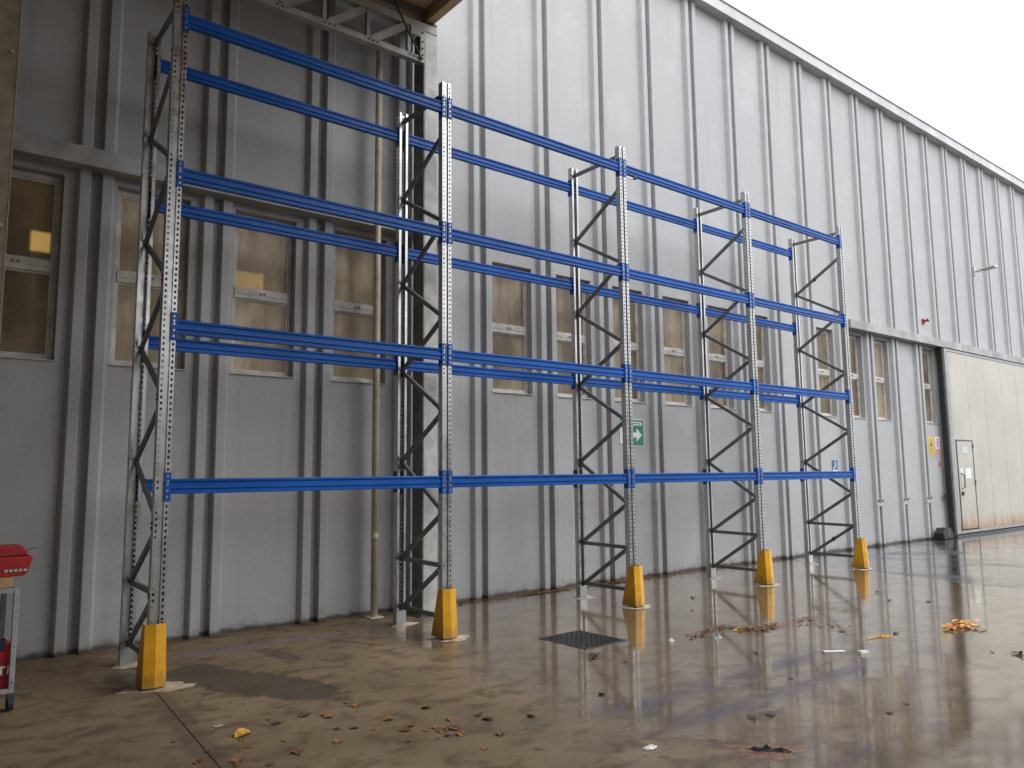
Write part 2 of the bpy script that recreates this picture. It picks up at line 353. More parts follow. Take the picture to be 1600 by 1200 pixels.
slab('joint_filler', [(jx(Ys) - .05, Ys), (jx(Ys) + .05, Ys), (jx(Yw0) + .05, Yw0), (jx(Yw0) - .05, Yw0)], simple('joint_filler', (0.06, 0.045, 0.03), 0.8), -0.005, yard, 0.04)
def blob(name, mat, cx, cy, rx, ry, h, seed, parent=None, rz=0, z=0.0, rough=0.2, seg=30):
    """uneven low heap of smeared material"""
    m = MB(); rr = random.Random(seed); rings = [(1.0, 0.0), (0.82, 0.5), (0.5, 0.85), (0.2, 1.0)]; idx = []
    ph = [rr.uniform(0, 6.28) for _ in range(4)]
    for q, hh in rings:
        k = len(m.v); idx.append(k)
        for j in range(seg):
            a = 2 * math.pi * j / seg
            f = 1 + rough * (0.5 * math.sin(3 * a + ph[0]) + 0.4 * math.sin(5 * a + ph[1]) + 0.35 * math.sin(9 * a + ph[2])) * (0.4 + 0.6 * q)
            m.v.append((rx * q * f * math.cos(a), ry * q * f * math.sin(a), z + (0.0006 if q == 1 else hh * h * (0.7 + 0.6 * rr.random()))))
    for a_, b_ in zip(idx, idx[1:]):
        for j in range(seg):
            m.f.append((a_ + j, a_ + (j + 1) % seg, b_ + (j + 1) % seg, b_ + j)); m.m.append(0)
    m.f.append(tuple(idx[-1] + j for j in range(seg))); m.m.append(0)
    return m.build(name, mat, parent, (cx, cy, 0), (0, 0, rz), smooth=True)

# ------------------------------------------------------------------ warehouse
PIT, J0 = 1.2114, -0.313
YF, YR, YG, YP = 1.765, 1.69, 1.785, 1.885     # flat of the panels, rib fronts, joint bottom, window plane
ZL0, ZL1, ZTOP = 4.74, 4.93, 10.45
J = lambda k: J0 + PIT * k
wh = thing('warehouse', 'grey ribbed precast concrete warehouse with narrow brown windows and a flat roof', 'building', (0, 0, 0))
def panel(k, z0, z1, win=False):
    m = MB(); a, b = J(k), J(k + 1)
    prof = [(a + 0.002, YG), (a + 0.05, YG), (a + 0.052, YR + .006), (a + 0.058, YR), (a + 0.145, YR), (a + 0.155, YR + .008), (a + 0.185, YF)]
    pr2 = [(b - 0.185, YF), (b - 0.155, YR + .008), (b - 0.145, YR), (b - 0.058, YR), (b - 0.052, YR + .006), (b - 0.05, YG), (b - 0.002, YG)]
    def strip(P):
        for p, q in zip(P, P[1:]): m.face([(p[0], p[1], z0), (q[0], q[1], z0), (q[0], q[1], z1), (p[0], p[1], z1)])
    strip(prof); strip(pr2)
    x0, x1 = a + 0.185, b - 0.185
    if not win:
        strip([(x0, YF), (x1, YF)])
    else:
        c = (a + b) / 2 - 0.03; u0, u1, v0, v1 = c - 0.362, c + 0.362, 2.80, 4.67
        q = lambda xa, xb, za, zb: m.face([(xa, YF, za), (xb, YF, za), (xb, YF, zb), (xa, YF, zb)])
        q(x0, x1, z0, v0); q(x0, u0, v0, v1); q(u1, x1, v0, v1); q(x0, x1, v1, z1)
        yb = YP + 0.06
        m.face([(u0, YF, v0), (u1, YF, v0), (u1, yb, v0), (u0, yb, v0)]); m.face([(u0, YF, v1), (u1, YF, v1), (u1, yb, v1), (u0, yb, v1)])
        m.face([(u0, YF, v0), (u0, yb, v0), (u0, yb, v1), (u0, YF, v1)]); m.face([(u1, YF, v0), (u1, yb, v0), (u1, yb, v1), (u1, YF, v1)])
        window(u0, u1, v0, v1, k)
    return m.build('wall_panel', M['wall'], wh)
def window(u0, u1, v0, v1, k):
    f = MB(); y0, y1 = YP - 0.02, YP + 0.035; t = 0.045; zm = 3.735
    f.box(u0 + .003, u0 + t, y0, y1, v0 + .003, v1 - .003); f.box(u1 - t, u1 - .003, y0, y1, v0 + .003, v1 - .003)
    f.box(u0 + t, u1 - t, y0, y1, v0 + .003, v0 + t); f.box(u0 + t, u1 - t, y0, y1, v1 - t - .02, v1 - .003)
    f.box(u0 + t, u1 - t, y0 - .012, y1, zm - .055, zm + .055)
    f.box(u0 + t, u1 - t, y0 - .017, y0 - .012, zm - .006, zm + .050)
    f.box(u0 - 0.01, u1 + 0.01, YF - .02, YF - .002, v0 - .010, v0 + .002)       # drip edge of the sill
    o = f.build('window', M['frame'], wh, bevel=0.003)
    c = MB()                                                                # catches on the transom
    c.box((u0 + u1) / 2 - .03, (u0 + u1) / 2 - .012, y0 - .028, y0 - .017, zm + .005, zm + .028); c.box((u0 + u1) / 2 + .014, (u0 + u1) / 2 + .034, y0 - .028, y0 - .017, zm + .008, zm + .026)
    c.build('window_catch', M['steel_dark'], o)['kind'] = 'stuff'
    for za, zb in ((v0 + t, zm - .055), (zm + .055, v1 - t - .02)):
        s = MB(); e = .022; ya, yb = y0 + .012, y1 - .012
        xa, xb = u0 + t, u1 - t
        s.box(xa, xa + e, ya, yb, za, zb); s.box(xb - e, xb, ya, yb, za, zb); s.box(xa + e, xb - e, ya, yb, za, za + e); s.box(xa + e, xb - e, ya, yb, zb - e, zb)
        s.build('sash', M['frame'], o)
        p = MB(); p.box(xa + e, xb - e, YP + .004, YP + .010, za + e, zb - e)
        p.build('pane', PANES[0 if k < 0 else (1 if k < 4 else 2)], o)
NOWIN = {3, 10, 14}
DOOR_K = 16
for k in range(-5, 16): panel(k, 0.0, ZTOP + 0.1 if 4 <= k < 12 else ZL0 + 0.06, k not in NOWIN)
for k in list(range(-5, 4)) + list(range(12, 34)): panel(k, ZL0 + 0.06, ZTOP + 0.1)
for k in range(23, 34): panel(k, 0.0, ZL0 + 0.06)
XA, XB = J(-5), J(34)
def strip_box(name, mat, x0, x1, step, y0, y1, z0, z1, gap=0.004, bev=0.006):
    x = x0
    while x < x1 - 0.01:
        m = MB(); m.box(x + gap / 2, min(x + step, x1) - gap / 2, y0, y1, z0, z1); m.build(name, mat, wh, bevel=bev); x += step
strip_box('ledge', M['ledge'], XA, 3.95, 20, 1.545, YG + 0.05, ZL0, ZL1)
strip_box('ledge', M['ledge'], J(12) + .10, XB, PIT * 9, 1.545, YG + 0.05, ZL0, ZL1)
strip_box('coping', M['coping'], XA, XB, PIT * 4, 1.56, 2.3, ZTOP, ZTOP + 0.22)
m = MB(); m.box(XA, XB, 1.66, 15.9, ZTOP + 0.222, ZTOP + 0.25); m.build('roof', M['roofing'], wh)
m = MB(); m.box(XA, XB, 1.535, 1.66, ZTOP + 0.222, ZTOP + 0.262); m.build('roof_trim', M['coping'], wh)
m = MB(); m.box(XA, XA + .2, YG + .02, 16, 0, ZTOP); m.box(XB - .2, XB, YG + .02, 16, 0, ZTOP); m.box(XA, XB, 15.8, 16, 0, ZTOP); m.build('outer_wall', M['wall'], wh)
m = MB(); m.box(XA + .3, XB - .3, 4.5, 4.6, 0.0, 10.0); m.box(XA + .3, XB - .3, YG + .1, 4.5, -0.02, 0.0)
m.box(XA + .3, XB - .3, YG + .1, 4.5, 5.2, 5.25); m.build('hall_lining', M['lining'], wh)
m = MB()                                                                    # joint seal at the very back of the joints
for k in range(-5, 35): m.face([(J(k) - .06, YG + .004, 0), (J(k) + .06, YG + .004, 0), (J(k) + .06, YG + .004, ZTOP), (J(k) - .06, YG + .004, ZTOP)])
m.build('joint_seal', M['wall'], wh)
for k in (13, 14, 15):                                                      # tie plates across the ribs
    m = MB(); m.box(J(k) - .16, J(k) + .16, YR - .006, YR + .05, 0.86, 0.93); m.build('tie_plate', M['wall'], wh)
    for dx in (-.1, .1):
        b = MB(); b.tube([(J(k) + dx, YR, .98), (J(k) + dx, YR - .02, .98)], .022, 10); b.build('tie_bolt', M['steel_dark'], wh)
# lamps burning inside the hall, seen through the panes
for x, y, z, a in ((-0.70, 2.30, 4.09, .085), (1.40, 2.30, 4.0, .24), (8.75, 2.3, 3.9, .14)):
    m = MB(); m.box(x - a, x + a, y - .03, y, z - .10, z + .10); m.build('hall_lamp', M['bulb'], wh)
    m = MB(); m.box(x - a - .03, x + a + .03, y + .001, y + .06, z - .13, z + .13); m.build('lamp_tray', M['steel_dark'], wh)
# sliding door
DX0, DX1, DY = 18.89, 26.9, 1.55
m = MB(); m.box(DX0, DX0 + .19, DY - .02, DY + .10, .06, ZL0 - .03); m.box(DX0 + .19, DX1, DY - .012, DY + .07, .06, .13); m.box(DX0 + .19, DX1, DY - .012, DY + .07, ZL0 - .09, ZL0 - .03)
door = m.build('sliding_door', M['cart'], wh, bevel=.004)
m = MB(); m.box(DX0 - .06, DX0 - .003, 1.58, 1.70, .0, ZL0); m.box(DX0 - .2, DX0 - .02, YR - .04, YR - .003, .95, 1.05); m.build('door_seal', M['dark'], door)
wx0, wx1, wz0, wz1 = 19.22, 20.2, .16, 2.37
xs = [DX0 + .19, wx0, wx1, 21.3, 22.45, 23.6, 24.75, 25.9, DX1]
for a, b in zip(xs, xs[1:]):
    m = MB(); m.box(a + .004, b - .004, DY, DY + .05, (wz1 + .03 if a == wx0 else .132), ZL0 - .092); m.build('door_panel', M['door'], door, bevel=.004)
m = MB(); m.box(wx0 + .02, wx1 - .03, DY - .012, DY + .03, wz0, wz1); wk = m.build('wicket_door', M['door'], door, bevel=.004)
m = MB(); m.box(wx0 - .01, wx0 + .012, DY - .02, DY + .05, .13, wz1 + .03); m.box(wx1 - .022, wx1, DY - .02, DY + .05, .13, wz1 + .03); m.box(wx0 + .012, wx1 - .022, DY - .02, DY + .05, wz1 + .004, wz1 + .03)
m.build('wicket_frame', M['steel_dark'], door)
m = MB(); m.tube([(19.36, DY - .01, 1.55), (19.36, DY - .09, 1.52), (19.36, DY - .09, 1.2), (19.36, DY - .01, 1.17)], .014, 8); m.box(19.32, 19.40, DY - .05, DY - .012, 1.0, 1.1)
m.box(wx1 - .04, wx1 + .01, DY - .035, DY - .02, 1.25, 1.37); m.box(wx1 - .04, wx1 + .01, DY - .035, DY - .02, 2.2, 2.3); m.build('door_handle', M['steel_dark'], door)
m = MB(); m.box(DX0 - .12, DX0 + 7.5, DY - .06, DY + .09, 0.0, .035); m.build('door_rail', M['steel_dark'], door)
def plate(name, x0, x1, z0, z1, y, mat, parent, th=.004): m = MB(); m.box(x0, x1, y - th, y, z0, z1); return m.build(name, mat, parent)
nb = plate('notice', 19.52, 19.86, 2.04, 2.24, DY - .013, M['greyprint'], door)
m = MB()
for i in range(5): m.box(19.53, 19.85, DY - .020, DY - .0175, 2.06 + i * .036, 2.076 + i * .036)
m.build('notice', M['white'], door)
plate('notice', 19.66, 19.98, 1.42, 1.68, DY - .013, M['white'], door)
plate('notice', 19.72, 19.9, 1.72, 1.80, DY - .013, M['greyprint'], door)
plate('notice', 19.34, 19.46, 1.56, 1.68, DY - .013, M['white'], door)

# ------------------------------------------------------------------ canopy over the left part of the wall
cp = thing('canopy', 'steel truss canopy with tan boarded soffit on two columns against the grey wall', 'canopy', (0, 0, 0))
def col_part(x0, x1, y0, y1, mat):
    m = MB(); m.box(x0, x1, y0, y1, 0.012, 7.35); o = m.build('column', mat, cp, bevel=.008)
    b = MB(); b.box(x0 - .10, x1 + .06, y0 - .08, y1 + .05, 0, .012)
    for bx_, by_ in ((x0 - .06, y0 - .04), (x1 + .03, y0 - .04), (x0 - .06, y1)):
        b.tube([(bx_, by_, .012), (bx_, by_, .05)], .014, 8)
    b.build('base_plate', M['steel_dark'], o)
    return o
c2 = col_part(3.275, 3.465, 1.22, 1.40, M['column'])
m = MB(); m.box(3.262, 3.275, 1.222, 1.46, .012, 7.35); m.box(3.275, 3.46, 1.40, 1.46, .012, 7.35); m.build('column_shaded_side', simple('column_side_shade', (0.13, 0.13, 0.128), 0.5, 0, .2, 4), c2)  # left face of the column, its shade put into a darker colour
c1 = col_part(-1.42, -1.085, 1.20, 1.40, M['column_warm'])
m = MB(); m.box(-1.088, -1.080, 1.195, 1.205, .012, 7.3); m.build('column_edge', M['pipe'], c1)
m = MB(); m.box(-1.42, -1.09, 1.193, 1.1995, 4.845, 4.853)
for z in (5.52, 3.9): m.tube([(-1.13, 1.2, z), (-1.13, 1.185, z)], .018, 10)
m.build('column_joint', M['pipe'], c1)
TY = 1.26
m = MB(); m.chan((-1.08, TY, 6.95), (3.262, TY, 6.95), .09, .075, .01, (0, 1, 0)); m.build('bottom_chord', M['truss'], cp)
m = MB(); m.chan((-1.08, TY, 7.40), (3.46, TY, 7.40), .10, .10, .01, (0, 1, 0)); m.build('top_chord', M['truss'], cp)
n = 7; xs = [-0.98 + i * (3.05 + 0.98) / n for i in range(n + 1)]
for i, x in enumerate(xs):
    m = MB(); m.chan((x, TY, 6.985), (x, TY, 7.35), .06, .045, .006, (0, 1, 0)); m.build('truss_post', M['truss'], cp)
    if i: 
        m = MB(); m.chan((xs[i - 1] + .06, TY + .004, 6.99), (x - .05, TY + .004, 7.34), .07, .085, .007, (0, 1, 0)); m.build('truss_diagonal', M['truss'], cp)
    b = MB()
    for dx in (0, .06, .12): b.tube([(x + dx, TY - .04, 6.955), (x + dx, TY - .056, 6.955)], .011, 8)
    b.build('bolt_row', M['steel_dark'], cp)
m = MB(); m.box(3.06, 3.262, TY - .06, TY - .045, 7.24, 7.38); m.box(3.20, 3.258, TY - .06, TY - .045, 6.9, 7.24); m.build('gusset_plate', M['truss'], cp)
m = MB()
for z in (6.95, 7.0, 7.09, 7.18, 7.3): m.tube([(3.23, TY - .058, z), (3.23, TY - .075, z)], .013, 8)
m.build('bolt_row', M['steel_dark'], cp)
m = MB(); m.tube([(2.55, TY - .3, 7.6), (3.22, TY - .06, 6.93)], .014, 8); m.build('tie_rod', M['dark'], cp)
CX0, CX1, CY0, CY1 = -8.9, 3.44, -24.0, 1.675  # only the corner at the wall shows; unseen reach extended to darken the left
y = CY0; bw = (CY1 - CY0) / 9
xsb = [CX0 + i * (CX1 - .12 - CX0) / 8 for i in range(9)]
for a, b in zip(xsb, xsb[1:]):
    for i in range(10):
        ya, yb = CY0 + i * (CY1 - CY0) / 10, CY0 + (i + 1) * (CY1 - CY0) / 10
        m = MB(); m.box(a + .05, b - .05, ya + .004, yb - .004, 7.66, 7.69); m.build('soffit_panel', M['soffit'], cp)
for x in xsb[1:-1] + [CX0 + .02]:
    m = MB(); m.box(x - .05, x + .05, CY0, CY1, 7.56, 7.70); m.build('rafter', M['purlin'], cp)
for yy in (1.22, -1.3, -3.8, -6.4, -9.0, -11.6, -14.2, -17.0, -20.0, -23.5):
    m = MB(); m.box(CX0, CX1 - .12, yy, yy + .08, 7.585, 7.658); m.build('purlin', M['purlin'], cp)
m = MB(); m.box(CX1 - .12, CX1, CY0, CY1 - .003, 7.52, 7.86); m.build('edge_beam', M['soffit'], cp, bevel=.006)
m = MB(); m.box(CX1 - .16, CX1 + .03, 1.24, 1.38, 7.36, 7.515); m.build('edge_bracket', M['dark'], cp)
m = MB(); m.box(CX0, CX1, CY0, CY1, 7.862, 7.90); m.build('canopy_deck', M['roofing'], cp)
m = MB(); m.box(CX0, CX1 - .12, CY0 - .03, CY0, 7.45, 7.86); m.build('fascia', M['soffit'], cp)
for x in (-8.8,):
    m = MB(); m.box(x, x + .2, 1.2, 1.4, 0, 7.47); m.build('column', M['column_warm'], cp)

# unseen halls added behind and left of the camera to block sky light
M['brick'] = simple('dull_render', (0.13, 0.12, 0.11), 0.85, 0, 0.25, 0.8, 0.2)
def blocking_hall(name, label, x0, x1, y0, y1, h, doors, facing):
    b = thing(name, label, 'building', (0, 0, 0))
    m = MB(); m.box(x0, x1, y0, y1, -.05, h); m.build('wall', M['brick'], b)
    m = MB(); m.box(x0 - .15, x1 + .15, y0 - .15, y1 + .15, h + .003, h + .35); m.build('roof', M['roofing'], b)
    for a in doors:
        m = MB()
        if facing == 'y': m.box(a, a + 4, y1 + .003, y1 + .06, 0, 4.4)
        else: m.box(x1 + .003, x1 + .06, a, a + 4, 0, 4.4)
        m.build('gate', M['cart'], b)
    return b
blocking_hall('added_opposite_hall', 'long dull hall with grey gates, added unseen across the yard to block sky light', -45, 60, -50, -38, 8.0, (-30, -18, -6, 8, 22, 36), 'y')
blocking_hall('added_side_hall', 'dull hall with grey gates, added unseen on the left to block light', -24, -9.0, -30, 1.4, 9.0, (-22, -10), 'x')

# downpipe
dp = thing('downpipe', 'beige vertical downpipe rising from the ground beside the second rack frame', 'pipe', (2.80, 1.55, 0))
m = MB(); m.tube([(0, 0, .012), (0, 0, 7.2)], .042, 16, 0); m.build('pipe_run', M['pipe'], dp, smooth=True)
for z in (.95, 2.55, 4.1, 5.7):
    m = MB(); m.tube([(0, 0, z - .03), (0, 0, z + .03)], .046, 16); m.build('pipe_sleeve', M['pipe'], dp)
m = MB(); m.box(-.085, .085, -.085, .085, 0, .012); m.build('pipe_base', M['pipe'], dp)

# ------------------------------------------------------------------ pallet rack
BAY = 2.8; LV = (1.586, 2.930, 4.270, 5.692); H = 5.985; DEP = 1.0; HW = .0575; PD = .078
rk = thing('pallet_rack', 'empty blue and galvanised steel pallet rack with four bays along the grey wall', 'pallet rack', (0, 0, 0))
def post_mesh(s):
    """perforated omega post; s=+1 faces -y (front), s=-1 faces +y"""
    m = MB()
    def quad(x0, y0, x1, y1, z0, z1): m.face([(x0, s * y0, z0), (x1, s * y1, z0), (x1, s * y1, z1), (x0, s * y0, z1)])
    gx = .017
    def perf(xa, xb, ha, hb, hh, fix):            # strip with a row of holes at 50 mm pitch
        def q(a, b, z0, z1):
            if fix is None: quad(a, 0, b, 0, z0, z1)
            else: quad(fix, a, fix, b, z0, z1)
        z = 0.0; zz = 0.025
        q(xa, ha, 0, H); q(hb, xb, 0, H)
        while zz < H - .02:
            q(ha, hb, z, zz - hh); z = zz + hh; zz += .05
        q(ha, hb, z, H)
    perf(-HW, -gx, -.047, -.029, .0115, None); perf(gx, HW, .029, .047, .0115, None)
    quad(-gx, 0, -gx, .015, 0, H); quad(-gx, .015, gx, .015, 0, H); quad(gx, .015, gx, 0, 0, H)
    perf(0, PD, .034, .044, .006, -HW); perf(0, PD, .034, .044, .006, HW)
    quad(-HW, PD, -.028, PD, 0, H); quad(.028, PD, HW, PD, 0, H)
    quad(-.028, PD, -.028, PD - .014, 0, H); quad(.028, PD, .028, PD - .014, 0, H)
    return m.mesh('post', M['galv'])
PF, PR = post_mesh(1), post_mesh(-1)
fm = MB(); fm.box(-.075, .075, -.02, .10, .0, .008); fm.box(-HW - .003, HW + .003, .0795, .084, .008, .16); FOOT = fm.mesh('base_plate', M['galv'])
NODES = [((.89, .20), (.10, .20)), ((.89, .20), (.10, .70)), ((.89, .73), (.10, .72)), ((.90, .75), (.10, 1.25)), ((.10, 1.29), (.90, 1.79)), ((.90, 1.83), (.10, 2.31)),
         ((.10, 2.35), (.90, 2.83)), ((.90, 2.87), (.10, 3.33)), ((.10, 3.37), (.90, 3.85)), ((.90, 3.89), (.10, 4.39)), ((.10, 4.43), (.90, 4.88)), ((.90, 4.92), (.10, 5.40)), ((.90, 5.87), (.10, 5.87))]
BR = []
for (y0, z0), (y1, z1) in NODES:
    m = MB(); a, b = Vector((0, y0, z0)), Vector((0, y1, z1)); d = (b - a).normalized() * .03
    m.chan(a - d, b + d, .030, .046, .0035, (1, 0, 0)); BR.append(m.mesh('brace', M['brace']))
bm_ = MB()
for (y0, z0), (y1, z1) in NODES:
    for yy, z in ((y0, z0), (y1, z1)):
        yy = .060 if yy < .5 else .940
        bm_.tube([(-HW - .007, yy, z), (HW + .007, yy, z)], .009, 6)
BOLTS = bm_.mesh('brace_bolts', M['steel_dark'])
def beam_profile(sgn, y_out):
    # height 124 mm, 50 mm thick box with two rolled grooves on the outer face
    pts = [(.003, -.062), (0, -.058), (0, -.040), (.012, -.034), (.012, -.026), (0, -.016), (0, .012), (.013, .020), (.013, .030), (.001, .043), (0, .055), (.006, .062), (.044, .062), (.05, .055), (.049, .043), (.037, .030), (.037, .020), (.05, .012), (.05, -.016), (.038, -.026), (.038, -.034), (.05, -.040), (.05, -.058), (.047, -.062)]
    return [(y_out + sgn * a, z) for a, z in pts]
def beam_mesh(sgn, y_out):
    m = MB(); m.prism(beam_profile(sgn, y_out), (HW + .008, 0, 0), (0, 1, 0), (0, 0, 1), (BAY - 2 * HW - .016, 0, 0)); return m.mesh('beam', M['blue'])
def conn_mesh(side, sgn, y_face):
    """end connector: side plate against the post, front lip over half of the post face, hooks showing in its slots; side=+1: to the right of the post"""
    m = MB(); a, b = sorted((side * (HW + .002), side * (HW + .008)))
    ya, yb = sorted((y_face - sgn * .005, y_face + sgn * .062)); m.box(a, b, ya, yb, -.122, .118)
    a, b = sorted((side * .014, side * (HW + .002))); ya, yb = sorted((y_face - sgn * .005, y_face - sgn * .001)); m.box(a, b, ya, yb, -.122, .118)
    yc, yd = sorted((y_face - sgn * .0075, y_face - sgn * .005))
    for z in (-.085, -.035, .018, .045, .085):
        a, b = sorted((side * .032, side * .045)); m.box(a, b, yc, yd, z - .009, z + .009, 1)
    return m.mesh('beam_connector', [M['blue'], M['galv']])
BF, BB = beam_mesh(1, .004), beam_mesh(-1, DEP - .004)
CN = {(s, f): conn_mesh(s, 1 if f else -1, 0.0 if f else DEP) for s in (1, -1) for f in (True, False)}
for i in range(5):
    fr = bpy.data.objects.new('upright_frame', None); COL.objects.link(fr); fr.parent = rk; fr.location = (i * BAY, 0, 0); fr.empty_display_size = .1
    link('post', PF, fr); link('post', PR, fr, (0, DEP, 0))
    link('base_plate', FOOT, fr); link('base_plate', FOOT, fr, (0, DEP, 0), (0, 0, math.pi))
    for b in BR: link('brace', b, fr)
    link('brace_bolts', BOLTS, fr)['kind'] = 'stuff'
for i in range(4):
    for z in LV:
        for me, front in ((BF, True), (BB, False)):
            b = link('beam', me, rk, (i * BAY, 0, z))
            link('beam_connector', CN[(1, front)], b); link('beam_connector', CN[(-1, front)], b, (BAY, 0, 0))
m = MB(); m.box(2 * BAY + .06, 2 * BAY + .20, -.004, .012, LV[3] - .118, LV[3] - .098); m.tube([(2 * BAY + .20, .004, LV[3] - .1), (2 * BAY + .26, .004, LV[3] - .085)], .022, 8, 1)
m.build('beam_stop', [M['white'], M['dark']], rk)
for p, q in (((4 * BAY, .46, .475), .02), ((4 * BAY, .55, 5.12), .02)):
    m = MB(); m.box(p[0] - .02, p[0] + .02, p[1] - q, p[1] + q, p[2] - .03, p[2] + .03); m.bar((p[0] - .02, p[1], p[2]), (p[0] - .05, p[1] - .04, p[2] - .05), .006, .006, (0, 1, 0)); m.build('cable_tie', M['dark'], rk)

# yellow guards in front of the front posts
def guard_mesh():
    m = MB(); th = .005
    def ring(z, front, back, hw):
        # open U, crease down the middle of the front; outer then inner outline
        o = [(-hw, back), (-hw, -front + .012), (0, -front - .008), (hw, -front + .012), (hw, back)]
        i_ = [(-hw + th, back), (-hw + th, -front + .012 + th), (0, -front - .008 + th), (hw - th, -front + .012 + th), (hw - th, back)]
        k = len(m.v); m.v.extend([(x, y, z) for x, y in o] + [(x, y, z) for x, y in i_]); return k
    a = ring(.022, .105, .135, .088); b = ring(.505, .080, .015, .080)
    for j in range(4):
        m.f.append((a + j, a + j + 1, b + j + 1, b + j)); m.m.append(0)
        m.f.append((a + 5 + j, b + 5 + j, b + 6 + j, a + 6 + j)); m.m.append(0)
        for k in (a, b): m.f.append((k + j, k + j + 1, k + 6 + j, k + 5 + j)); m.m.append(0)
    for j in (0, 4): m.f.append((a + j, a + 5 + j, b + 5 + j, b + j)); m.m.append(0)
    return m.mesh('guard_shell', M['yellow'])
GM = guard_mesh()
gf = MB()
for x in (-.06, .06): gf.box(x - .018, x + .018, -.085, -.03, 0.0, .03)
GF = gf.mesh('guard_foot', M['dark'])
GL = ['yellow steel post guard at the near left end, beside the damp floor patch', 'yellow steel post guard on the second rack frame, in front of the beige downpipe',
      'yellow steel post guard on the middle rack frame, just behind the floor plate', 'yellow steel post guard on the fourth rack frame, second from the far end', 'yellow steel post guard at the far right end, beside the dark asphalt']
for i in range(5):
    g = thing('post_guard', GL[i], 'post guard', (i * BAY + (-.028 if i < 2 else -.01), -.012, 0), [0, 0, R(2), R(-2), R(3)][i], 'yellow guards in front of the rack posts')
    link('guard_shell', GM, g); link('guard_foot', GF, g)
    blob('grout_patch', M['grout'], i * BAY + .02, -.03, .27 if i == 0 else .20, .15, .012, 30 + i, yard, R(-20 + 9 * i))
    blob('grout_patch', M['grout'], i * BAY + .04, DEP - .07, .17, .12, .012, 60 + i, yard, R(12 * i))

# ------------------------------------------------------------------ things on the wall
YS = YF - .002
k_ = (YF + 6.806) / (1.70 + 6.806)
fx = lambda x: -1.738 + (x + 1.738) * k_
fz = lambda z: 1.664 + (z - 1.664) * k_
def poly_plate(pts, y, th, mat, name, parent):
    m = MB(); m.prism(pts, (0, y, 0), (1, 0, 0), (0, 0, 1), (0, -th, 0)); return m.build(name, mat, parent)
s = thing('arrow_sign', 'green and white safety sign with arrow pointing right, half hidden by the middle rack frame', 'sign', (fx(7.17), YS, fz(2.09)))
W_, H_ = .58, .41
plate('sign_plate', -.012, W_ + .012, -.012, H_ + .012, 0, M['white'], s, .003); plate('sign_field', 0, W_, 0, H_, -.003, M['green'], s, .002)
plate('sign_panel', .02, W_ * .45, .02, H_ * .72, -.005, M['white'], s, .002); plate('sign_panel', .02, W_ - .04, H_ * .79, H_ * .93, -.005, M['white'], s, .002)
m = MB()
for i in range(15): m.box(.05 + i * .031, .05 + i * .031 + .02, -.0085, -.0072, H_ * .83, H_ * .89)
m.build('sign_lettering', M['green'], s)
cx = W_ * .5
poly_plate([(cx, .13), (cx + .12, .13), (cx + .12, .06), (cx + .245, .17), (cx + .12, .28), (cx + .12, .21), (cx, .21)], -.005, .002, M['white'], 'sign_arrow', s)
s = thing('safety_sign', 'small dark blue sign with white pictogram just above the lowest beam, near the last frame', 'sign', (fx(13.49), YS, fz(1.60)))
plate('sign_plate', 0, .22, -.02, .27, 0, M['sblue'], s, .004); plate('sign_panel', .01, .21, .0, .07, -.004, M['white'], s, .002)
poly_plate([(.03, .08), (.08, .08), (.10, .11), (.14, .12), (.17, .16), (.165, .22), (.13, .26), (.10, .22), (.11, .17), (.08, .14), (.04, .11)], -.004, .002, M['greyprint'], 'sign_pictogram', s)
s = thing('warning_sign', 'yellow warning sign with black triangle pictogram and text lines beside the sliding door', 'sign', (fx(18.03), YS, fz(2.0)))
plate('sign_plate', 0, .26, 0, .46, 0, M['syellow'], s, .004)
poly_plate([(.04, .23), (.13, .43), (.22, .23)], -.004, .0015, M['ink'], 'sign_pictogram', s); poly_plate([(.07, .247), (.13, .385), (.19, .247)], -.0055, .0015, M['syellow'], 'sign_pictogram', s)
poly_plate([(.09, .25), (.13, .33), (.17, .25)], -.007, .001, M['ink'], 'sign_pictogram', s)
m = MB(); m.box(.01, .25, -.0055, -.004, .195, .205)
for i in range(4): m.box(.03, .23, -.0055, -.004, .03 + i * .042, .042 + i * .042)
m.build('sign_lettering', M['ink'], s)
s = thing('prohibition_sign', 'white prohibition sign with red ring above a red text band beside the sliding door', 'sign', (fx(18.39), YS, fz(2.0)))
plate('sign_plate', 0, .27, 0, .46, 0, M['white'], s, .004); plate('sign_panel', .01, .26, .01, .16, -.004, M['sred'], s, .0015)
m = MB()
for i in range(3): m.box(.03, .24, -.007, -.0055, .03 + i * .042, .042 + i * .042)
m.build('sign_lettering', M['white'], s)
m = MB(); k = 28
for i in range(k):
    a, b = 2 * math.pi * i / k, 2 * math.pi * (i + 1) / k
    P = lambda r, t: (.135 + r * math.cos(t), -.006, .31 + r * 1.15 * math.sin(t))
    m.face([P(.075, a), P(.1, a), P(.1, b), P(.075, b)])
m.build('sign_ring', M['sred'], s)
poly_plate([(.115, .26), (.155, .25), (.165, .33), (.15, .37), (.12, .34)], -.004, .0015, M['ink'], 'sign_pictogram', s)
s = plate('sticker', fx(18.5), fx(18.62), fz(1.72), fz(1.84), YS, M['sred'], None, .002); tag(s, 'small faded red sticker below the prohibition sign', 'sticker')
s = thing('alarm_bell', 'small red alarm horn on the wall above the ledge near the sliding door', 'alarm', (18.35, YF, 5.36)); s.scale = (.75, .75, .75)
m = MB(); m.box(-.05, .05, -.05, 0, -.09, .09); m.build('alarm_box', M['red_dk'], s, bevel=.008)
m = MB(); m.tube([(.03, -.05, .02), (.05, -.09, .03), (.07, -.13, .04), (.08, -.15, .05)], [.03, .035, .06, .07], 14); m.build('horn', M['red'], s, smooth=True)
s = thing('wall_lamp', 'grey flat wall lamp on a short arm high on the facade above the sliding door', 'lamp', (21.62, YR, 7.16))
